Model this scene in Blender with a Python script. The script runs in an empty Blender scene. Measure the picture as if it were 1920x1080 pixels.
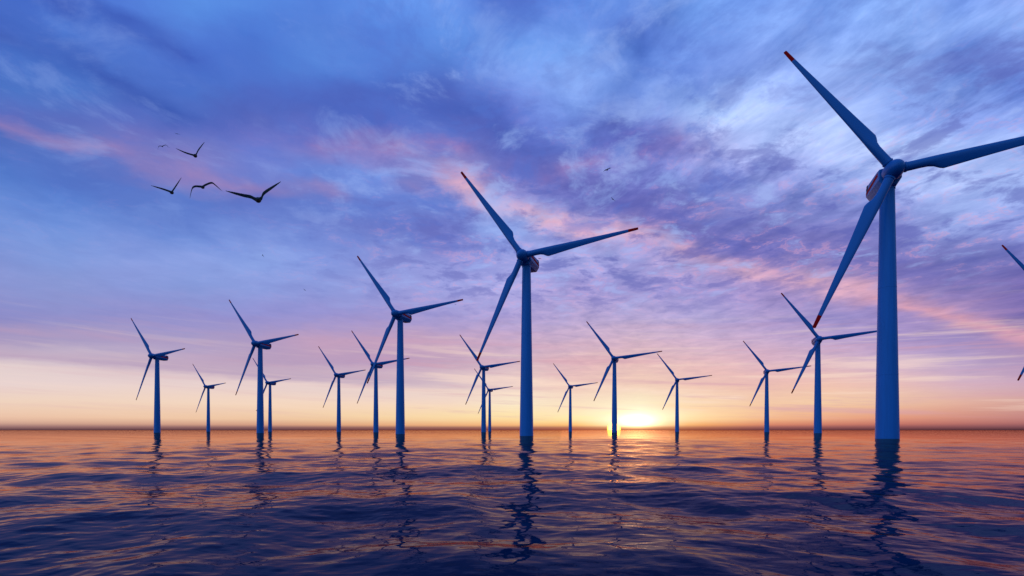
import bpy, bmesh, math, random
import numpy as np
from mathutils import Vector, Matrix
R = math.radians
C = bpy.context.scene.collection
random.seed(4)

# ------------------------------------------------------------------ camera
F, CX, HY, CAMH = 957.7, 960.0, 806.4, 2.98          # focal length and horizon of the photograph, in its pixels
cam = bpy.data.objects.new('camera', bpy.data.cameras.new('camera'))
C.objects.link(cam)
cam.data.sensor_width = 36.0
cam.data.lens = F / 1920 * 36.0
cam.data.shift_y = (HY - 540.0) / 1920.0
cam.data.clip_start = 0.1
cam.data.clip_end = 120000
cam.location = (0, 0, CAMH)
cam.rotation_euler = (R(90), 0, 0)
bpy.context.scene.camera = cam
vs = bpy.context.scene.view_settings
vs.view_transform = 'Standard'; vs.look = 'None'; vs.exposure = 0; vs.gamma = 1

# ------------------------------------------------------------------ sun, low over the horizon behind the turbines
SUN_AZ, SUN_EL = 11.3, 2.0
sl = bpy.data.lights.new('sun', 'SUN'); so = bpy.data.objects.new('sun', sl); C.objects.link(so)
sl.energy = 0.006; sl.angle = R(12); sl.color = (1.0, 0.55, 0.34)
sd = Vector((math.sin(R(SUN_AZ)) * math.cos(R(SUN_EL)), math.cos(R(SUN_AZ)) * math.cos(R(SUN_EL)), math.sin(R(SUN_EL))))
so.rotation_euler = (-sd).to_track_quat('-Z', 'Y').to_euler()
so.location = (2000, 9000, 400)

# ------------------------------------------------------------------ dusk sky (world): clear-sky model, cloud deck by direction, sun disc
def lin(c):
    c = np.asarray(c, float) / 255.0
    return np.where(c <= 0.04045, c / 12.92, ((c + 0.055) / 1.055) ** 2.4)

YS = [0, 54, 108, 162, 216, 270, 324, 378, 432, 486, 540, 594, 640, 680, 720, 755]
SKY = [  # cloud colour per azimuth (17 headings, left to right), from high to low in the sky
 [(70,108,200),(72,108,198),(72,112,198),(78,118,200),(92,108,190),(75,108,190),(85,125,205),(105,140,215),(118,148,218),(130,150,215),(140,150,210),(140,140,200),(172,155,192),(225,208,208),(233,211,208),(240,211,189)],
 [(68,104,198),(80,122,210),(70,108,195),(78,120,202),(92,110,190),(88,115,195),(82,118,200),(92,130,210),(115,148,220),(130,155,220),(138,152,212),(145,145,203),(172,158,195),(222,205,210),(233,211,208),(241,212,190)],
 [(85,128,220),(75,108,198),(80,120,208),(75,105,190),(85,110,195),(120,118,190),(88,115,198),(95,128,205),(110,140,215),(140,160,225),(138,152,215),(145,145,205),(172,158,198),(205,185,200),(234,211,207),(242,213,191)],
 [(92,145,230),(85,132,220),(72,110,205),(78,115,202),(85,112,195),(105,118,195),(130,125,192),(95,125,205),(108,140,215),(140,162,228),(135,155,218),(148,145,205),(170,158,200),(195,170,195),(234,211,207),(243,214,192)],
 [(88,138,225),(75,118,210),(78,120,210),(78,112,200),(95,110,190),(108,118,200),(100,130,215),(98,115,195),(115,140,215),(140,165,230),(142,158,222),(148,145,208),(175,155,195),(185,160,190),(235,211,206),(244,215,193)],
 [(85,130,220),(85,128,215),(88,135,220),(78,115,205),(85,112,200),(115,120,198),(110,140,220),(92,122,205),(110,135,212),(135,155,225),(142,155,220),(152,148,210),(195,160,190),(185,158,190),(235,211,206),(245,216,194)],
 [(98,148,235),(85,128,218),(88,130,218),(80,115,205),(82,108,198),(135,122,190),(120,150,228),(105,130,212),(108,128,205),(140,150,218),(150,158,222),(160,150,208),(195,160,190),(185,155,190),(236,211,205),(246,217,195)],
 [(105,152,238),(100,150,235),(92,135,220),(85,115,202),(78,105,195),(115,122,198),(150,138,195),(115,138,215),(112,122,200),(145,150,218),(160,165,228),(165,155,210),(200,165,192),(195,165,190),(236,211,205),(247,218,196)],
 [(88,118,210),(98,138,222),(105,155,238),(125,160,240),(98,118,205),(100,115,200),(115,115,192),(150,155,222),(135,160,230),(160,165,228),(178,175,232),(175,162,215),(200,170,200),(212,182,196),(243,214,202),(252,234,204)],
 [(88,135,225),(105,145,230),(122,165,242),(140,175,248),(120,155,235),(95,115,200),(118,118,192),(110,120,200),(170,165,220),(165,170,230),(165,155,215),(180,165,212),(205,175,200),(225,185,190),(238,200,190),(250,225,195)],
 [(105,145,228),(95,128,215),(85,122,210),(115,150,230),(135,158,235),(105,110,195),(125,135,212),(110,115,195),(155,142,198),(165,160,220),(155,150,212),(185,170,215),(210,178,198),(230,190,188),(243,208,188),(253,238,200)],
 [(118,162,242),(120,160,240),(125,160,240),(150,180,248),(165,195,252),(160,160,220),(140,155,228),(115,118,190),(130,130,200),(185,165,208),(160,150,212),(175,165,215),(208,178,205),(228,188,192),(240,198,185),(250,215,178)],
 [(110,150,232),(130,168,245),(135,165,240),(150,178,245),(172,195,252),(170,190,248),(150,160,228),(130,140,210),(120,122,192),(140,128,192),(170,150,205),(165,150,205),(200,172,205),(220,180,195),(235,190,180),(244,202,170)],
 [(125,165,242),(140,175,250),(150,182,250),(155,180,248),(172,195,252),(178,198,252),(165,185,245),(125,135,205),(125,130,200),(140,132,195),(180,150,192),(150,140,200),(190,165,205),(215,178,195),(240,195,180),(245,205,168)],
 [(140,178,250),(145,180,250),(150,182,250),(140,172,245),(155,182,250),(175,198,252),(175,195,250),(150,165,230),(125,130,198),(125,122,190),(155,138,192),(158,140,198),(170,150,200),(208,178,205),(232,190,185),(238,195,165)],
 [(122,158,238),(140,175,248),(115,148,230),(140,172,245),(130,155,232),(165,190,250),(175,195,250),(165,185,245),(150,165,228),(112,115,185),(140,125,185),(175,145,192),(160,142,195),(185,162,200),(215,180,195),(228,178,160)],
 [(138,168,242),(145,180,250),(130,160,238),(105,135,220),(140,165,238),(160,185,248),(170,192,250),(150,170,235),(140,150,220),(118,115,185),(125,112,180),(125,110,175),(175,140,178),(175,150,190),(205,170,190),(215,165,155)],
]
# the last degrees above the water: heading -> colours at 785, 797, 803, 806
LOWX = [0, 480, 960, 1080, 1190, 1300, 1440, 1680, 1920]
LOW = [[(235,193,166),(195,150,135),(110,75,90),(84,52,62)],
       [(240,200,165),(210,155,130),(112,75,88),(88,50,58)],
       [(255,226,165),(248,185,125),(140,85,85),(125,60,55)],
       [(254,232,182),(248,190,118),(165,90,80),(150,70,55)],
       [(255,255,228),(255,245,190),(205,140,95),(170,85,60)],
       [(253,222,168),(240,168,104),(160,90,80),(130,60,52)],
       [(246,188,140),(215,132,105),(130,76,85),(100,52,58)],
       [(226,152,126),(190,110,100),(108,66,80),(82,44,52)],
       [(196,132,126),(166,100,100),(95,62,78),(70,40,50)]]
# cloud streaks and lit cloud hems: (points, colour, half width, strength)
STROKES = [
 ([(400,215),(480,200),(580,188),(700,188),(800,195),(880,215),(960,262)],(74,96,184),32,.55),
 ([(300,255),(420,240),(560,245),(660,240)],(96,106,192),20,.4),
 ([(60,300),(150,325),(240,370),(330,400),(440,400)],(86,114,196),26,.45),
 ([(620,420),(720,425),(820,440),(900,460)],(108,116,194),24,.4),
 ([(0,240),(60,258),(130,272),(210,300),(280,325),(330,335),(400,345),(480,352),(560,360),(620,362)],(172,132,182),13,.62),
 ([(330,300),(420,318),(500,322)],(130,128,200),16,.4),
 ([(610,268),(680,245),(740,262),(800,275),(860,280)],(188,126,176),10,.45),
 ([(560,292),(640,285),(720,300),(800,318),(870,332)],(165,142,202),14,.35),
 ([(860,335),(920,382),(960,395),(1030,420),(1090,440),(1180,427),(1240,440),(1290,465),(1350,488),(1420,505),(1500,528),(1580,545),(1640,548)],(232,180,198),14,.9),
 ([(1640,552),(1740,580),(1800,600),(1860,612),(1920,630)],(222,162,178),14,.88),
 ([(1010,345),(1050,330),(1110,315),(1180,300),(1260,262)],(178,132,188),11,.5),
 ([(1480,560),(1600,580),(1720,600),(1900,650)],(150,138,198),12,.3),
 ([(1350,480),(1450,450),(1560,470),(1640,500),(1780,530)],(108,105,180),22,.45),
 ([(1090,360),(1180,390),(1290,430),(1400,460)],(104,104,182),24,.7),
 ([(1130,225),(1180,240),(1200,280)],(86,96,180),26,.7),
 ([(770,360),(785,352)],(170,150,205),9,.6),
 ([(90,10),(170,20),(230,40),(290,75),(360,115)],(62,92,184),14,.9),
 ([(0,55),(70,75),(150,105),(220,145),(280,185),(340,220)],(60,90,178),14,.9),
 ([(480,180),(620,175),(740,165),(840,180),(900,215),(960,262)],(78,102,190),20,.6),
 ([(0,616),(120,622),(250,634),(400,642)],(182,156,190),7,.5),
 ([(560,690),(700,704),(820,715)],(205,178,192),3,.5),
 ([(980,716),(1080,722),(1180,730),(1260,738),(1380,746)],(255,226,205),3.5,.6),
 ([(960,738),(1080,742)],(250,226,205),3,.5),
 ([(1000,790),(1100,783),(1180,770)],(255,236,160),5,.4),
 ([(1240,760),(1340,770),(1440,776)],(250,205,165),4,.5),
 ([(1300,690),(1400,706),(1500,716)],(238,190,185),8,.4),
]
def sky_grid(xs, ys):
    tab = np.array(SKY, float)
    low = np.array(LOW, float)
    ally = np.array(YS + [785, 797, 803, 806.4], float)
    out = np.zeros((len(xs), len(ys[0]), 3))
    for i, x in enumerate(xs):
        xx = min(max(x, 0), 1920)
        for c in range(3):
            col = [np.interp(xx, np.arange(17) * 120.0, tab[:, k, c]) for k in range(16)]
            col += [np.interp(xx, LOWX, low[:, k, c]) for k in range(4)]
            out[i, :, c] = np.interp(ys[i], ally, col)
    P = np.stack([np.repeat(np.array(xs, float)[:, None], len(ys[0]), 1), np.array(ys, float)], -1)
    for pts, colr, w, s in STROKES:
        d = np.full(P.shape[:2], 1e9)
        for a, b in zip(pts[:-1], pts[1:]):
            a = np.array(a, float); b = np.array(b, float); ab = b - a
            t = np.clip(((P - a) @ ab) / (ab @ ab), 0, 1)
            q = P - (a + t[..., None] * ab)
            d = np.minimum(d, np.hypot(q[..., 0] * .45, q[..., 1]))
        k = (s * np.exp(-(d / w) ** 2))[..., None]
        out = out * (1 - k) + np.array(colr, float) * k
    # the flat bank on the left with its clean lower edge
    yb = np.interp(P[..., 0], [0, 240, 480, 700, 860, 1000], [680, 693, 715, 727, 734, 740])
    t = yb - P[..., 1]
    fx = np.interp(P[..., 0], [0, 700, 1000], [1, 1, 0])
    kb = (.8 * fx * np.clip(t / 9, 0, 1) * np.clip((34 - t) / 22, 0, 1))[..., None]
    out = out * (1 - kb) + np.array((186, 162, 190.)) * kb
    kc = (.55 * fx * np.clip(-t / 6, 0, 1) * np.clip((30 + t) / 20, 0, 1))[..., None]
    out = out * (1 - kc) + np.array((229, 207, 206.)) * kc
    # the glow where the sun goes down
    g = np.exp(-((P[..., 0] - 1193) / 62) ** 2 - ((P[..., 1] - 785) / 22) ** 2)[..., None] * (P[..., 1:] < 801)
    out = out * (1 - .7 * g) + np.array((255, 252, 222.)) * .7 * g
    return out

w = bpy.data.worlds.new('World'); bpy.context.scene.world = w; w.use_nodes = True
nt = w.node_tree; nt.nodes.clear(); L = nt.links
def N(t, **kw):
    n = nt.nodes.new(t)
    for k, v in kw.items():
        setattr(n, k, v)
    return n
def M(op, a, b=None, c=None, clamp=False):
    n = N('ShaderNodeMath', operation=op, use_clamp=clamp)
    for i, v in enumerate((a, b, c)):
        if v is None: continue
        if isinstance(v, (int, float)): n.inputs[i].default_value = v
        else: L.new(v, n.inputs[i])
    return n.outputs[0]
def RANGE(v, a, b, c=0.0, d=1.0, smooth=False):
    n = N('ShaderNodeMapRange', interpolation_type='SMOOTHSTEP' if smooth else 'LINEAR')
    L.new(v, n.inputs[0])
    for i, x in enumerate((a, b, c, d)): n.inputs[i + 1].default_value = x
    return n.outputs[0]
def MIX(f, a, b, blend='MIX'):
    n = N('ShaderNodeMix', data_type='RGBA', blend_type=blend)
    for s, v in ((n.inputs[0], f), (n.inputs[6], a), (n.inputs[7], b)):
        if isinstance(v, (int, float)): s.default_value = v
        elif isinstance(v, tuple): s.default_value = (*v, 1)
        else: L.new(v, s)
    return n.outputs[2]
def NOISE(vec, scale, detail=6, rough=.55, dist=0.0):
    n = N('ShaderNodeTexNoise')
    n.inputs['Scale'].default_value = scale; n.inputs['Detail'].default_value = detail
    n.inputs['Roughness'].default_value = rough; n.inputs['Distortion'].default_value = dist
    L.new(vec, n.inputs['Vector'])
    return n
tc = N('ShaderNodeTexCoord'); sep = N('ShaderNodeSeparateXYZ'); L.new(tc.outputs['Generated'], sep.inputs[0])
dx, dy, dz = sep.outputs
el = M('MULTIPLY', M('ARCSINE', dz), 180 / math.pi)
az = M('MULTIPLY', M('ARCTAN2', dx, dy), 180 / math.pi)
# the cloud deck as a plane overhead: streaks converge towards the horizon
zz = M('ADD', M('MAXIMUM', dz, 0.0), 0.07)
cp = N('ShaderNodeCombineXYZ'); L.new(M('DIVIDE', dx, zz), cp.inputs[0]); L.new(M('DIVIDE', dy, zz), cp.inputs[1])
mr_ = N('ShaderNodeMapping'); mr_.inputs['Rotation'].default_value = (0, 0, R(-20)); L.new(cp.outputs[0], mr_.inputs[0])
mp = N('ShaderNodeMapping'); mp.inputs['Scale'].default_value = (2.6, 1.0, 1)
L.new(mr_.outputs[0], mp.inputs[0])
n_str = NOISE(mp.outputs[0], 3.0, 8, .6, .35)
n_iso = NOISE(cp.outputs[0], 5.5, 8, .62, .5)
n_wrp = NOISE(cp.outputs[0], 3.2, 6, .6)
wsep = N('ShaderNodeSeparateColor'); L.new(n_wrp.outputs['Color'], wsep.inputs[0])
wamp = RANGE(el, 3.0, 20.0, 0.0, 1.0)
azw = M('ADD', az, M('MULTIPLY', M('MULTIPLY', M('SUBTRACT', wsep.outputs[0], .5), wamp), 6.0))
elw = M('ADD', el, M('MULTIPLY', M('MULTIPLY', M('SUBTRACT', wsep.outputs[1], .5), wamp), 4.5))
xs = [i * 30.0 for i in range(65)]
ELS = (np.concatenate([[0, .3, .55, .8, 1.1, 1.5], np.linspace(1.9, 10.9, 26)]), np.linspace(10.9, 41.6, 32))
colw = [math.degrees(math.atan((x - CX) / F)) for x in xs]
facs = [None] + [RANGE(azw, colw[i - 1], colw[i]) for i in range(1, len(xs))]
tiers = []
for els in ELS:
    lo, hi = float(els[0]), float(els[-1])
    tt = RANGE(elw, lo, hi)
    ysg = [np.clip(HY - math.hypot(F, x - CX) * np.tan(np.radians(els)), 0, HY) for x in xs]
    grid = lin(np.clip(sky_grid(xs, ysg), 0, 255))
    prev = None; groups = []
    for i, x in enumerate(xs):
        g = bpy.data.node_groups.new('sky_heading', 'ShaderNodeTree')     # one heading of the cloud deck
        rp = g.nodes.new('ShaderNodeValToRGB'); cr = rp.color_ramp
        while len(cr.elements) < len(els): cr.elements.new(1.0)
        for k, e in enumerate(els): cr.elements[k].position = (e - lo) / (hi - lo)
        for k, e in enumerate(els): cr.elements[k].color = (*[float(v) for v in grid[i, k]], 1)
        g.interface.new_socket('Fac', in_out='INPUT', socket_type='NodeSocketFloat')
        g.interface.new_socket('Color', in_out='OUTPUT', socket_type='NodeSocketColor')
        gi, go = g.nodes.new('NodeGroupInput'), g.nodes.new('NodeGroupOutput')
        g.links.new(gi.outputs[0], rp.inputs[0]); g.links.new(rp.outputs[0], go.inputs[0])
        groups.append(g)
    for i, x in enumerate(xs):
        rp = N('ShaderNodeGroup'); rp.node_tree = groups[i]
        L.new(tt, rp.inputs[0])
        prev = rp.outputs[0] if prev is None else MIX(facs[i], prev, rp.outputs[0])
    tiers.append(prev)
prev = MIX(M('GREATER_THAN', elw, float(ELS[1][0])), tiers[0], tiers[1])
clouds = prev
# cloud texture: darker violet folds and pale torn edges
rightness = RANGE(az, -15.0, 10.0, 0.22, 1.0, True)
streaky = M('MULTIPLY', RANGE(az, 8.0, 28.0, .15, 1.0, True), RANGE(el, 16.0, 26.0, .3, 1.0, True))
amp = M('MULTIPLY', RANGE(el, 2.0, 16.0, 0.06, 1.0, True), rightness)
vs_ = M('SUBTRACT', n_str.outputs[0], .5); vi = M('SUBTRACT', n_iso.outputs[0], .5)
v = M('ADD', M('MULTIPLY', vs_, M('MULTIPLY', streaky, 2.3)), M('MULTIPLY', vi, M('SUBTRACT', 1.35, M('MULTIPLY', streaky, .7))))
gain = M('ADD', 1.0, M('MULTIPLY', M('MULTIPLY', v, amp), 0.8))
gc = N('ShaderNodeCombineColor')
L.new(M('MAXIMUM', M('POWER', gain, 1.35), .2), gc.inputs[0]); L.new(M('MAXIMUM', M('POWER', gain, 1.15), .2), gc.inputs[1]); L.new(M('MAXIMUM', M('POWER', gain, .75), .3), gc.inputs[2])
clouds = MIX(1.0, clouds, gc.outputs[0], 'MULTIPLY')
# broken cloud in the band across the middle of the sky: violet bellies, blue gaps, hems lit pink from below
n_f = NOISE(cp.outputs[0], 4.6, 10, .63, .3).outputs[0]
band = M('MULTIPLY', M('MULTIPLY', RANGE(el, 10.0, 17.0, 0, 1, True), RANGE(el, 25.0, 34.0, 1, .35, True)), RANGE(az, -32.0, 2.0, .10, 1.0, True))
clouds = MIX(M('MULTIPLY', RANGE(n_f, .50, .62, 0, .58, True), band), clouds, tuple(lin((92, 98, 180))))
clouds = MIX(M('MULTIPLY', RANGE(n_f, .475, .32, 0, .55, True), band), clouds, tuple(lin((168, 190, 248))))
hem = M('MULTIPLY', RANGE(M('ABSOLUTE', M('SUBTRACT', n_f, .475)), 0.0, .035, 1, 0, True), RANGE(n_iso.outputs[0], .46, .60, 0, 1, True))
clouds = MIX(M('MULTIPLY', M('MULTIPLY', hem, band), RANGE(el, 14.0, 30.0, .42, .08)), clouds, tuple(lin((222, 165, 198))))
n_c = NOISE(cp.outputs[0], 2.7, 10, .64, .5).outputs[0]
high = M('MULTIPLY', M('MULTIPLY', RANGE(el, 15.0, 24.0, 0, 1, True), RANGE(az, -28.0, -4.0, .45, 1.0, True)), RANGE(az, 16.0, 30.0, 1.0, .35, True))
clouds = MIX(M('MULTIPLY', RANGE(n_c, .51, .62, 0, .50, True), high), clouds, tuple(lin((84, 116, 206))))
clouds = MIX(M('MULTIPLY', RANGE(n_c, .48, .34, 0, .45, True), high), clouds, tuple(lin((160, 188, 250))))
# thin flat streaks in the glow low over the water
sv = N('ShaderNodeCombineXYZ'); L.new(M('MULTIPLY', az, .045), sv.inputs[0]); L.new(M('ADD', M('MULTIPLY', el, 1.0), M('MULTIPLY', az, .04)), sv.inputs[1])
n_l = NOISE(sv.outputs[0], 1.0, 6, .62, .25).outputs[0]
lowm = M('MULTIPLY', RANGE(el, .6, 2.0, 0, 1, True), RANGE(el, 7.0, 13.0, 1, 0, True))
lowm = M('MULTIPLY', lowm, RANGE(az, -25.0, 0.0, .3, 1.0, True))
clouds = MIX(M('MULTIPLY', RANGE(n_l, .50, .68, 0, .55, True), lowm), clouds, tuple(lin((212, 160, 178))))
clouds = MIX(M('MULTIPLY', RANGE(n_l, .48, .32, 0, .45, True), lowm), clouds, tuple(lin((255, 226, 206))))
# clear-sky model and the darkening blue of the far side of the sky
nish = N('ShaderNodeTexSky', sky_type='NISHITA', sun_disc=False, sun_elevation=R(SUN_EL), sun_rotation=R(SUN_AZ), air_density=1.2, dust_density=1.5, ozone_density=3.0)
nsc = MIX(1.0, nish.outputs[0], (.05, .05, .05), 'MULTIPLY')
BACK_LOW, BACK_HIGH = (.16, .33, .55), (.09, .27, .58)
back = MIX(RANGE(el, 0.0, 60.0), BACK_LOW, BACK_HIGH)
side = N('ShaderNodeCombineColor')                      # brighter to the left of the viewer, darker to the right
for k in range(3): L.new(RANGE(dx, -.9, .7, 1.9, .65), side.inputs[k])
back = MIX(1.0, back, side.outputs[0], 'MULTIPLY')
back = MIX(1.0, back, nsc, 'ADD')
zen = MIX(RANGE(el, 42.0, 72.0, 0, 1, True), clouds, (.10, .24, .66))
absaz = M('ABSOLUTE', az)
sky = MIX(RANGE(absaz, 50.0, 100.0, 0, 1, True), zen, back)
# the sun's disc, half sunk in the haze bank
ddir = N('ShaderNodeVectorMath', operation='DOT_PRODUCT'); L.new(tc.outputs['Generated'], ddir.inputs[0])
ddir.inputs[1].default_value = (math.sin(R(11.28)) * math.cos(R(.16)), math.cos(R(11.28)) * math.cos(R(.16)), math.sin(R(.16)))
ang = M('MULTIPLY', M('ARCCOSINE', M('MINIMUM', ddir.outputs['Value'], 1.0)), 180 / math.pi)
gx = M('DIVIDE', M('SUBTRACT', az, 13.7), 1.7); gy = M('DIVIDE', M('SUBTRACT', el, 1.0), .65)
glow = M('EXPONENT', M('MULTIPLY', M('ADD', M('MULTIPLY', gx, gx), M('MULTIPLY', gy, gy)), -1.0))
gcol = MIX(M('MULTIPLY', glow, M('MULTIPLY', RANGE(el, .02, .5, .3, 1, True), 1.0)), (0, 0, 0), (3.2, 2.0, .9))
wx = M('DIVIDE', M('SUBTRACT', az, 13.5), 7.0); wy = M('DIVIDE', M('SUBTRACT', el, 1.2), 1.2)
wide = M('EXPONENT', M('MULTIPLY', M('ADD', M('MULTIPLY', wx, wx), M('MULTIPLY', wy, wy)), -1.0))
sky = MIX(1.0, sky, MIX(wide, (0, 0, 0), (.22, .09, .02)), 'ADD')
sky = MIX(1.0, sky, gcol, 'ADD')
sky = MIX(RANGE(ang, .50, .78, 1, 0, True), sky, (14.0, 6.0, .6))
sky = MIX(RANGE(dz, -.02, -.001, 1, 0), sky, (.02, .02, .05))
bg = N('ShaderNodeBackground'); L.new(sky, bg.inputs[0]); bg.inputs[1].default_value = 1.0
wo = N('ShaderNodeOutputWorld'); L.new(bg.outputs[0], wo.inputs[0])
w.cycles.sampling_method = 'MANUAL'; w.cycles.sample_map_resolution = 512

# ------------------------------------------------------------------ materials
def mat(name):
    m = bpy.data.materials.new(name); m.use_nodes = True
    return m, m.node_tree, m.node_tree.nodes['Principled BSDF']
def paint(name, col, rough=.42, streak=.16, spec=.3):
    m, t, b = mat(name)
    co = t.nodes.new('ShaderNodeTexCoord'); mpn = t.nodes.new('ShaderNodeMapping'); mpn.inputs['Scale'].default_value = (1.2, 1.2, .07)
    nz = t.nodes.new('ShaderNodeTexNoise'); nz.inputs['Scale'].default_value = 1.0; nz.inputs['Detail'].default_value = 5
    mr = t.nodes.new('ShaderNodeMapRange'); mr.inputs[1].default_value = .3; mr.inputs[2].default_value = .7
    mr.inputs[3].default_value = 1 - streak; mr.inputs[4].default_value = 1.0
    mx = t.nodes.new('ShaderNodeMix'); mx.data_type = 'RGBA'; mx.blend_type = 'MULTIPLY'; mx.inputs[0].default_value = 1
    mx.inputs[6].default_value = (*col, 1)
    l = t.links
    l.new(co.outputs['Object'], mpn.inputs[0]); l.new(mpn.outputs[0], nz.inputs[0]); l.new(nz.outputs[0], mr.inputs[0])
    l.new(mr.outputs[0], mx.inputs[7]); l.new(mx.outputs[2], b.inputs['Base Color'])
    b.inputs['Roughness'].default_value = rough
    b.inputs['Specular IOR Level'].default_value = spec
    return m
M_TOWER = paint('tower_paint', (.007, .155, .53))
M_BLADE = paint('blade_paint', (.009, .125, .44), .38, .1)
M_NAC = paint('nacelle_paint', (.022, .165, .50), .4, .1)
M_RED = paint('red_paint', (.55, .002, .006), .6, .1, .04)
M_DARK = paint('dark_grille', (.012, .016, .03), .6, .3)
mb, tb_, bb = mat('dark_plumage'); bb.inputs['Base Color'].default_value = (.006, .010, .014, 1); bb.inputs['Roughness'].default_value = .75; bb.inputs['Specular IOR Level'].default_value = .15

# ------------------------------------------------------------------ helpers
def obj(name, bm, m, parent=None, smooth=True, angle=35):
    me = bpy.data.meshes.new(name)
    bmesh.ops.recalc_face_normals(bm, faces=bm.faces)
    bm.to_mesh(me); bm.free()
    if smooth:
        me.shade_smooth()
        try: me.set_sharp_from_angle(angle=R(angle))
        except Exception: pass
    me.materials.append(m)
    o = bpy.data.objects.new(name, me); C.objects.link(o)
    if parent: o.parent = parent
    return o
def loft(bm, rings, cap=True):
    vr = [[bm.verts.new(p) for p in r] for r in rings]
    n = len(vr[0])
    for a, b in zip(vr[:-1], vr[1:]):
        for i in range(n):
            bm.faces.new((a[i], a[(i + 1) % n], b[(i + 1) % n], b[i]))
    if cap:
        bm.faces.new(vr[0]); bm.faces.new(vr[-1][::-1])
    return vr
def ring(c, r, n=32, axis='z'):
    out = []
    for i in range(n):
        a = 2 * math.pi * i / n
        if axis == 'z': out.append((c[0] + r * math.cos(a), c[1] + r * math.sin(a), c[2]))
        else: out.append((c[0] + r * math.cos(a), c[1], c[2] + r * math.sin(a)))
    return out
def box(bm, x0, x1, y0, y1, z0, z1):
    loft(bm, [[(x0, y0, z), (x1, y0, z), (x1, y1, z), (x0, y1, z)] for z in (z0, z1)])

# ------------------------------------------------------------------ sea
def build_sea():
    rng = np.random.default_rng(5)
    waves = []
    for lam, n, slope, spread in ((26., 3, .012, 18), (13., 5, .024, 34), (8., 8, .029, 46), (5., 9, .030, 55), (2.8, 10, .030, 58), (1.5, 12, .027, 62), (.8, 12, .023, 64), (.45, 12, .017, 66)):
        for _ in range(n):
            l = lam * rng.uniform(.8, 1.25)
            th = R(-104 + rng.normal(0, spread))        # the swell runs towards the camera
            k = 2 * math.pi / l
            waves.append((k * math.cos(th), k * math.sin(th), k, slope / k * math.sqrt(2.0 / n) * rng.uniform(.6, 1.3), rng.uniform(0, 2 * math.pi), l))
    front = np.concatenate([np.linspace(-62, 62, 1050)])
    rest = np.linspace(62, 298, 90)[1:-1]
    angs = np.radians(np.concatenate([front, rest]))
    dep = np.concatenate([np.geomspace(1.4, 2.98 / 9.0, 90, endpoint=False), np.linspace(2.98 / 9.0, 2.98 / 400., 640, endpoint=False), np.geomspace(2.98 / 400., 2.98 / 60000., 60)])
    rad = 2.98 / dep
    sp_r = np.gradient(rad)
    na, nr = len(angs), len(rad)
    A, Rr = np.meshgrid(angs, rad)
    X = Rr * np.sin(A); Y = Rr * np.cos(A); Z = np.zeros_like(X); DX = np.zeros_like(X); DY = np.zeros_like(X)
    back_spacing = np.where(np.abs(((A + np.pi) % (2 * np.pi)) - np.pi) > R(62.05), Rr * R(2.6), Rr * R(.12))
    spacing = np.maximum(sp_r[:, None] * np.ones_like(A), back_spacing)
    # gentle patches of calmer and livelier water
    patch = 1 + .28 * np.sin(X * .045 + Y * .021 + 1.0) * np.sin(Y * .033 - X * .017 + .4)
    for kx, ky, k, a, ph, l in waves:
        f = np.clip((l / spacing - 1.2) / 1.6, 0, 1)
        p = kx * X + ky * Y + ph
        Z += a * f * patch * np.sin(p)
        s = 1.0 * a * f * np.cos(p)
        DX += s * kx / k; DY += s * ky / k
    V = np.stack([X + DX, Y + DY, Z], -1).reshape(-1, 3)
    V = np.vstack([V, [[0, 0, 0]]])
    idx = np.arange(na * nr).reshape(nr, na)
    a = idx[:-1]; b = idx[1:]
    quads = np.stack([a, np.roll(a, -1, 1), np.roll(b, -1, 1), b], -1).reshape(-1, 4)
    tri = np.stack([np.full(na, na * nr), np.roll(idx[0], -1), idx[0]], -1)
    loops = np.concatenate([quads.ravel(), tri.ravel()]).astype(np.int32)
    starts = np.concatenate([np.arange(len(quads)) * 4, len(quads) * 4 + np.arange(len(tri)) * 3]).astype(np.int32)
    me = bpy.data.meshes.new('water')
    me.vertices.add(len(V)); me.vertices.foreach_set('co', V.astype(np.float32).ravel())
    me.loops.add(len(loops)); me.loops.foreach_set('vertex_index', loops)
    me.polygons.add(len(starts)); me.polygons.foreach_set('loop_start', starts)
    me.update(calc_edges=True); me.validate(); me.shade_smooth()
    o = bpy.data.objects.new('water', me); C.objects.link(o)
    o['kind'] = 'structure'; o['label'] = 'dark rippled sea reaching to the horizon'
    m = bpy.data.materials.new('sea_water'); m.use_nodes = True
    t = m.node_tree; t.nodes.clear(); l = t.links
    co = t.nodes.new('ShaderNodeTexCoord')
    def nz(scale, rot, sx, sy, detail):
        mp = t.nodes.new('ShaderNodeMapping'); mp.inputs['Rotation'].default_value = (0, 0, R(rot)); mp.inputs['Scale'].default_value = (sx, sy, 1)
        n = t.nodes.new('ShaderNodeTexNoise'); n.inputs['Scale'].default_value = scale; n.inputs['Detail'].default_value = detail; n.inputs['Roughness'].default_value = .5
        n.inputs['Distortion'].default_value = .3
        l.new(co.outputs['Object'], mp.inputs[0]); l.new(mp.outputs[0], n.inputs[0])
        return n.outputs[0]
    prev = None
    for h, dist in ((nz(.55, 14, .5, 1, 3), .045), (nz(1.7, -12, .5, 1, 3), .020), (nz(5.0, 8, .55, 1, 2), .005)):
        b = t.nodes.new('ShaderNodeBump'); b.inputs['Strength'].default_value = 1.0; b.inputs['Distance'].default_value = dist
        l.new(h, b.inputs['Height'])
        if prev: l.new(prev, b.inputs['Normal'])
        prev = b.outputs[0]
    fr = t.nodes.new('ShaderNodeFresnel'); fr.inputs[0].default_value = 1.10; l.new(prev, fr.inputs['Normal'])
    gl = t.nodes.new('ShaderNodeBsdfGlossy'); gl.inputs['Color'].default_value = (.88, .50, .42, 1); gl.inputs['Roughness'].default_value = .012; l.new(prev, gl.inputs['Normal'])
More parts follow.
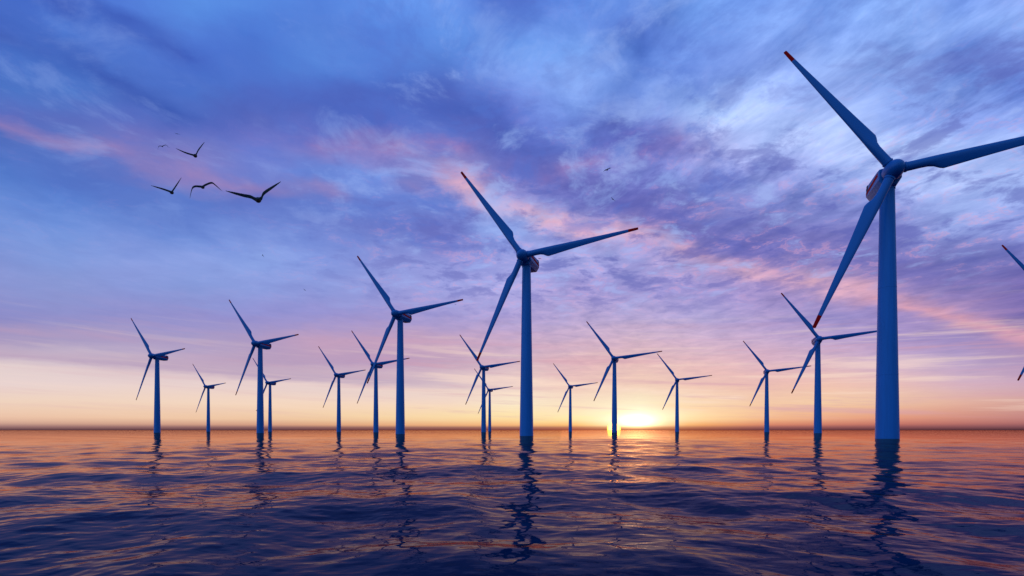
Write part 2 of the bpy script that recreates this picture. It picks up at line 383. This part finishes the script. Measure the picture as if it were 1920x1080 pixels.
    gr = t.nodes.new('ShaderNodeMapRange'); gr.inputs[1].default_value = .08; gr.inputs[2].default_value = .62; l.new(fr.outputs[0], gr.inputs[0])
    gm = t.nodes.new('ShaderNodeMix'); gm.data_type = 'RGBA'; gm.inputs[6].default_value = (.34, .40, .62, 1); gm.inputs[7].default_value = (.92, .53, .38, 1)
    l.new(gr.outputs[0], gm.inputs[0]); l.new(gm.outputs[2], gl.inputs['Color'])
    df = t.nodes.new('ShaderNodeBsdfDiffuse'); df.inputs['Color'].default_value = (.001, .012, .046, 1)
    mx = t.nodes.new('ShaderNodeMixShader'); l.new(fr.outputs[0], mx.inputs[0]); l.new(df.outputs[0], mx.inputs[1]); l.new(gl.outputs[0], mx.inputs[2])
    out = t.nodes.new('ShaderNodeOutputMaterial'); l.new(mx.outputs[0], out.inputs[0])
    me.materials.append(m)
build_sea()

# ------------------------------------------------------------------ wind turbine
HUBY, HUBZ, BR = -6.48, 90.0, 56.85
def build_turbine():
    root = bpy.data.objects.new('wind_turbine', None); C.objects.link(root)
    # tower
    bm = bmesh.new()
    def rad(z): return 3.5 + (2.15 - 3.5) * max(0, min(1, z / 87.0))
    zs = [-12, 0, 22.0, 22.02, 22.25, 22.27, 52.0, 52.02, 52.25, 52.27, 86.0, 86.05, 87.2]
    ex = [0, 0, 0, .04, .04, 0, 0, .04, .04, 0, 0, .18, .18]
    loft(bm, [ring((0, 0, z), rad(z) + e, 48) for z, e in zip(zs, ex)])
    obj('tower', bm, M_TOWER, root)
    # nacelle
    HW = [(-3.35, 3.05, 92.1, 86.9), (-2.9, 3.35, 92.4, 86.5), (-.5, 3.45, 92.5, 86.3), (9.6, 3.45, 92.45, 86.3), (11.0, 3.35, 92.2, 86.6), (11.6, 2.95, 91.6, 87.3)]
    def section(y, hw, zt, zb):
        s = [(hw * .72, zt), (hw * .93, zt - .16), (hw, zt - .6), (hw, 88.65 + (zb - 86.5) * .5), (hw * .62, zb + .1), (hw * .5, zb)]
        return [(x, y, z) for x, z in s] + [(-x, y, z) for x, z in reversed(s)]
    bm = bmesh.new(); loft(bm, [section(*h) for h in HW])
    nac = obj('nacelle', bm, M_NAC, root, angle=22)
    def hw_at(y): return float(np.interp(y, [h[0] for h in HW], [h[1] for h in HW]))
    for s in (-1, 1):
        bm = bmesh.new(); rs = []
        for y in (-2.1, -.5, 3, 6.5, 9.6, 11.0, 11.3):
            f = (y + 2.1) / 13.4; zt = 91.45 - 1.35 * f; zb = 90.15 - 1.3 * f; x = hw_at(y)
            rs.append([(s * (x - .05), y, zb), (s * (x + .03), y, zb), (s * (x + .03), y, zt), (s * (x - .05), y, zt)])
        loft(bm, rs); obj('red_stripe', bm, M_RED, nac, smooth=False)
    for s in (-1, 1):
        bm = bmesh.new(); x = 3.44
        for k in range(6):
            z = 90.45 + k * .3
            box(bm, min(s * (x - .1), s * (x + .06)), max(s * (x - .1), s * (x + .06)), 8.7, 10.0, z, z + .2)
        box(bm, min(s * (x - .12), s * (x + .025)), max(s * (x - .12), s * (x + .025)), 8.6, 10.1, 90.35, 92.0)
        obj('vent_grille', bm, M_DARK, nac, smooth=False)
    bm = bmesh.new()
    box(bm, -1.5, 1.5, 6.4, 8.2, 92.35, 93.0); box(bm, -1.7, 1.7, 6.2, 8.4, 93.0, 93.12)
    obj('roof_hatch', bm, M_NAC, nac, smooth=False)
    bm = bmesh.new()
    loft(bm, [ring((1.2, 10.4, z), .09, 10) for z in (92.2, 94.1)]); loft(bm, [ring((-1.2, 10.4, z), .09, 10) for z in (92.2, 94.1)])
    loft(bm, [[(-1.5, 10.3, z), (1.5, 10.3, z), (1.5, 10.5, z), (-1.5, 10.5, z)] for z in (93.7, 93.86)])
    loft(bm, [[(-.06 + 1.2, 10.4, z), (.06 + 1.2, 10.4, z), (.06 + 1.2, 11.7, z), (-.06 + 1.2, 11.7, z)] for z in (94.0, 94.25)])
    obj('weather_mast', bm, M_DARK, nac, smooth=False)
    # hub with spinner
    bm = bmesh.new()
    prof = [(-3.2, 2.2), (-3.5, 2.35), (-3.55, 2.75), (-4.2, 2.95), (-5.2, 3.0), (-6.5, 2.96), (-7.8, 2.76), (-8.9, 2.4), (-9.7, 1.9), (-10.3, 1.3), (-10.65, .7), (-10.78, .12)]
    loft(bm, [ring((0, y, HUBZ), r, 48, 'y') for y, r in prof])
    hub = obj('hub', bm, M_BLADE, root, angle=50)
    # blades
    cone = math.atan(1.88 / BR)
    st = [(1.2, 1.5, 1.5, 1.5), (7.0, 1.42, 1.42, 1.42), (9.2, 1.42, 1.5, 1.34), (10.8, 1.42, 1.9, 1.2), (12.2, 1.40, 2.75, 1.05), (13.3, 1.38, 3.15, .95), (16, 1.32, 2.95, .84), (22, 1.2, 2.5, .66), (30, 1.03, 1.98, .5), (40, .82, 1.42, .34), (48, .66, 1.0, .25), (52.3, .58, .80, .2), (56.6, .5, .62, .15), (56.85, .42, .5, .1)]
    def bl_ring(r, le, te, th, n=24):
        tw = R(12) * max(0, 1 - r / 40.0) + R(3)
        out = []
        for i in range(n):
            a = 2 * math.pi * i / n
            x = math.cos(a); y = math.sin(a)
            px = x * (te if x > 0 else le)                     # + is the trailing edge (clockwise side)
            py = y * th * (1 - .45 * max(0, x) * min(1, max(0, (r - 9) / 5)))
            out.append((px * math.cos(tw) - py * math.sin(tw), px * math.sin(tw) + py * math.cos(tw), r))
        return out
    for k in range(3):
        th = R(5.28) + k * 2 * math.pi / 3
        d = Vector((math.cos(th), 0, math.sin(th)))
        zax = (d * math.cos(cone) + Vector((0, -1, 0)) * math.sin(cone)).normalized()
        xax = Vector((math.sin(th), 0, -math.cos(th)))          # clockwise side, seen from the front
        yax = zax.cross(xax).normalized()
        mt = Matrix((xax, yax, zax)).transposed().to_4x4(); mt.translation = (0, HUBY, HUBZ)
        bm = bmesh.new(); loft(bm, [bl_ring(*s) for s in st[:12]])
        vb = [(2.85, 1.62), (2.95, 1.66), (3.35, 1.66), (3.42, 1.5)]
        loft(bm, [ring((0, 0, z), r_, 24) for z, r_ in vb])
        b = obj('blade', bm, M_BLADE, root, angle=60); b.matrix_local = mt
        bm = bmesh.new(); loft(bm, [bl_ring(*s) for s in [(52.3, .585, .805, .205)] + st[12:]])
        obj('red_tip', bm, M_RED, b, angle=60)
    return root
def copy_tree(o, parent=None):
    c = o.copy(); C.objects.link(c)
    if parent: c.parent = parent; c.matrix_parent_inverse = o.matrix_parent_inverse.copy()
    for ch in o.children: copy_tree(ch, c)
    return c
SPOTS = [
 (-420.46, 605.30, 'wind turbine farthest left in the photo, standing alone left of the smaller distant one'),
 (-610.18, 1026.48, 'small distant wind turbine between the two taller turbines at far left'),
 (-256.02, 519.51, 'tall wind turbine at left whose tower partly covers a distant turbine close behind it'),
 (-446.59, 942.83, 'small distant wind turbine half hidden just right of the tall left tower'),
 (-274.61, 809.89, 'small wind turbine whose right blade points at the crossing blades of the next turbine'),
 (-181.60, 681.68, 'wind turbine behind the red lower blade tip of the large turbine left of centre'),
 (-84.90, 388.15, 'second largest of the turbines left of centre, a bird just under its right blade tip'),
 (-39.48, 711.22, 'wind turbine under the red lower blade tip of the big central turbine'),
 (-48.26, 1105.98, 'tiny farthest wind turbine directly right of another tower, beside the big central tower'),
 (7.39, 260.66, 'big central wind turbine with a red striped nacelle behind its hub'),
 (116.36, 1019.39, 'small distant wind turbine alone between the big central tower and the setting sun'),
 (125.16, 623.95, 'wind turbine whose foot stands right in front of the setting sun disc'),
 (286.87, 887.66, 'small wind turbine just right of the bright sunset glow'),
 (379.27, 760.54, 'smaller wind turbine whose right blade crosses the lower blade of its right neighbour'),
 (295.61, 493.75, 'wind turbine left of the largest tower, under its hanging red blade tip'),
 (129.83, 176.73, 'largest nearest wind turbine, its right blade running out of the photo'),
 (387.10, 365.05, 'wind turbine cut off by the right edge of the photo, only blade tips showing'),
]
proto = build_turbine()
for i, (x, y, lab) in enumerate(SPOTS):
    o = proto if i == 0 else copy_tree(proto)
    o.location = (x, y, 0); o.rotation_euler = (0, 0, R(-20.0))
    o['label'] = lab; o['category'] = 'wind turbine'; o['group'] = 'wind turbines standing in the sea'

# ------------------------------------------------------------------ birds
def make_gull(name, left, right, body_pitch=8, wing_pitch=14, fan=0.0, voxel=.009, broad=1.0):
    """Gull: x across, +y the way it flies, z up.  left/right are wing joints (x, z) from shoulder to tip."""
    bm = bmesh.new()
    prof = [(-.34, .055, .008), (-.27, .05, .014), (-.20, .034, .024), (-.12, .052, .046), (-.02, .072, .066), (.08, .070, .066), (.15, .052, .052), (.19, .041, .043), (.23, .04, .042), (.265, .03, .031), (.285, .013, .014), (.325, .005, .006)]
    cp_, sp_ = math.cos(R(body_pitch)), math.sin(R(body_pitch))
    rs = []
    for y, rx, rz in prof:
        z0 = .012 if y > .17 else 0
        rs.append([(rx * math.cos(a) * (1 + (fan if y < -.25 else 0)), y * cp_ - (z0 + rz * math.sin(a)) * sp_, y * sp_ + (z0 + rz * math.sin(a)) * cp_) for a in np.linspace(0, 2 * math.pi, 14, endpoint=False)])
    loft(bm, rs)
    for pts in (left, right):
        P = [Vector((0, .03, .02))] + [Vector((x, 0, z)) for x, z in pts]
        tot = sum((b - a).length for a, b in zip(P[:-1], P[1:]))
        # resample with a smooth curve
        dense = []
        n = len(P)
        for i in range(n - 1):
            p0, p1, p2, p3 = P[max(i - 1, 0)], P[i], P[i + 1], P[min(i + 2, n - 1)]
            for u in np.linspace(0, 1, 6, endpoint=(i == n - 2)):
                dense.append(.5 * ((2 * p1) + (p2 - p0) * u + (2 * p0 - 5 * p1 + 4 * p2 - p3) * u * u + (3 * p1 - p0 - 3 * p2 + p3) * u ** 3))
        acc = 0; rs = []
        for i, p in enumerate(dense):
            if i: acc += (p - dense[i - 1]).length
            s = acc / tot
            chord = float(np.interp(s, [0, .15, .45, .7, .9, 1], [.17, .155, .145, .11, .06, .012])) * broad
            thk = float(np.interp(s, [0, .2, .6, 1], [.032, .024, .017, .010]))
            sw = float(np.interp(s, [0, .42, 1], [.03, .09, -.13]))
            tdir = (dense[min(i + 1, len(dense) - 1)] - dense[max(i - 1, 0)]).normalized()
            cd = Vector((0, math.cos(R(wing_pitch)), math.sin(R(wing_pitch))))
            nd = tdir.cross(cd).normalized()
            cen = Vector((p.x, sw, p.z))
            rs.append([tuple(cen + cd * (math.cos(a) * chord / 2 - chord * .12) + nd * math.sin(a) * thk / 2) for a in np.linspace(0, 2 * math.pi, 12, endpoint=False)])
        loft(bm, rs)
    bmesh.ops.recalc_face_normals(bm, faces=bm.faces)
    me = bpy.data.meshes.new(name); bm.to_mesh(me); bm.free()
    o = bpy.data.objects.new(name, me); C.objects.link(o)
    md = o.modifiers.new('r', 'REMESH'); md.mode = 'VOXEL'; md.voxel_size = voxel; md.use_smooth_shade = True
    ev = o.evaluated_get(bpy.context.evaluated_depsgraph_get())
    me2 = bpy.data.meshes.new_from_object(ev); me2.name = name
    o.modifiers.clear(); o.data = me2; me2.materials.clear(); me2.materials.append(mb)
    bpy.data.meshes.remove(me)
    return o
def at(px, py, D): return Vector(((px - CX) / F * D, D, CAMH + (HY - py) / F * D))
V5 = ([(-.07, .03), (-.16, .075), (-.33, .105), (-.68, .19)], [(.08, .05), (.15, .16), (.36, .30), (.585, .44)])
V3 = ([(-.08, .03), (-.35, .10), (-.62, .21)], [(.05, .07), (.17, .25), (.42, .52)])
V4 = ([(-.08, .05), (-.30, .12), (-.65, .22)], [(.05, .08), (.22, .30), (.43, .58)])
MM = ([(-.1, .03), (-.29, .02), (-.41, -.09), (-.55, -.46)], [(.1, .09), (.34, .19), (.46, .14), (.71, -.12)])
FL = ([(-.1, .02), (-.3, .05), (-.6, .03)], [(.1, .02), (.3, .05), (.6, .03)])
def face_cam(o, px, py, D, yaw=0, pitch=0, roll=0, tail=False):
    p = at(px, py, D); o.location = p
    hd = math.atan2(p.x, p.y)
    o.rotation_euler = (Matrix.Rotation(-hd + R(yaw), 3, 'Z') @ Matrix.Rotation(R(pitch), 3, 'X') @ Matrix.Rotation(R(roll), 3, 'Y')).to_euler()
G = 'birds flying over the sea'
def bird(o, lab, name=None):
    o['label'] = lab; o['category'] = 'bird'; o['group'] = G
g5 = make_gull('gull', *V5, body_pitch=-4, wing_pitch=32); face_cam(g5, 484, 375, 12.6, 0, 24, -9); bird(g5, 'largest dark gull, wings raised in a wide shallow V, rightmost of the flock')
g3 = make_gull('gull', *V3, body_pitch=-4, wing_pitch=26); face_cam(g3, 366, 292, 20.3, 0, 24, -10); bird(g3, 'dark gull with steeply raised right wing, flying above the two gulls side by side')
g4 = make_gull('gull', *V4, body_pitch=-4, wing_pitch=26); face_cam(g4, 322, 361, 20.3, 0, 24, -10); bird(g4, 'dark gull with raised wings at the lower left of the flock')
gm = make_gull('gull', *MM, body_pitch=-2, wing_pitch=32); face_cam(gm, 380, 351, 21.5, 0, 24, -10); bird(gm, 'dark gull with drooping arched wings next to the largest gull')
gs = make_gull('gull', *MM, body_pitch=0, wing_pitch=26, voxel=.012); face_cam(gs, 304.5, 274.5, 60, 0, 24, -10); bird(gs, 'small gull with arched wings at the upper left of the flock')
gf = make_gull('bird', *FL, body_pitch=0, wing_pitch=6, fan=.6, voxel=.018, broad=2.4); face_cam(gf, 1139, 318, 66, -10, 48, -14); bird(gf, 'spread winged small bird, largest of those right of the central turbine')
g0 = gs.data
for px, py, D, yaw, pit, roll, src, lab in (
  (332, 251, 105, 0, 30, 0, gf, 'tiny high bird above the small arched winged gull'),
  (1149, 373.5, 100, 30, 20, 30, gf, 'tiny bird below the spread winged small bird'),
  (493, 479.5, 125, 60, 40, 20, gf, 'tiny bird low under the largest gull'),
  (571, 543.5, 125, 30, 35, 25, gf, 'tiny bird alone in the sky left of the large left-centre rotor'),
  (854, 571, 190, 50, 20, 0, gf, 'tiny bird just under the right blade tip of a large turbine'),
  (1012, 485, 135, 20, 35, 0, gf, 'tiny bird just right of the central turbine nacelle'),
  (1574.5, 476, 135, 15, 20, 0, gf, 'tiny bird left of the lower blade of the largest turbine'),
  (540, 632, 230, 60, 0, 0, gf, 'speck of a bird under the right blade of the tall left turbine'),
  (480.5, 770, 250, 60, 0, 0, gf, 'speck of a bird beside the lower tower of the tall left turbine'),
):
    o = src.copy(); o.name = 'bird'; C.objects.link(o); face_cam(o, px, py, D, yaw, pit, roll); bird(o, lab)
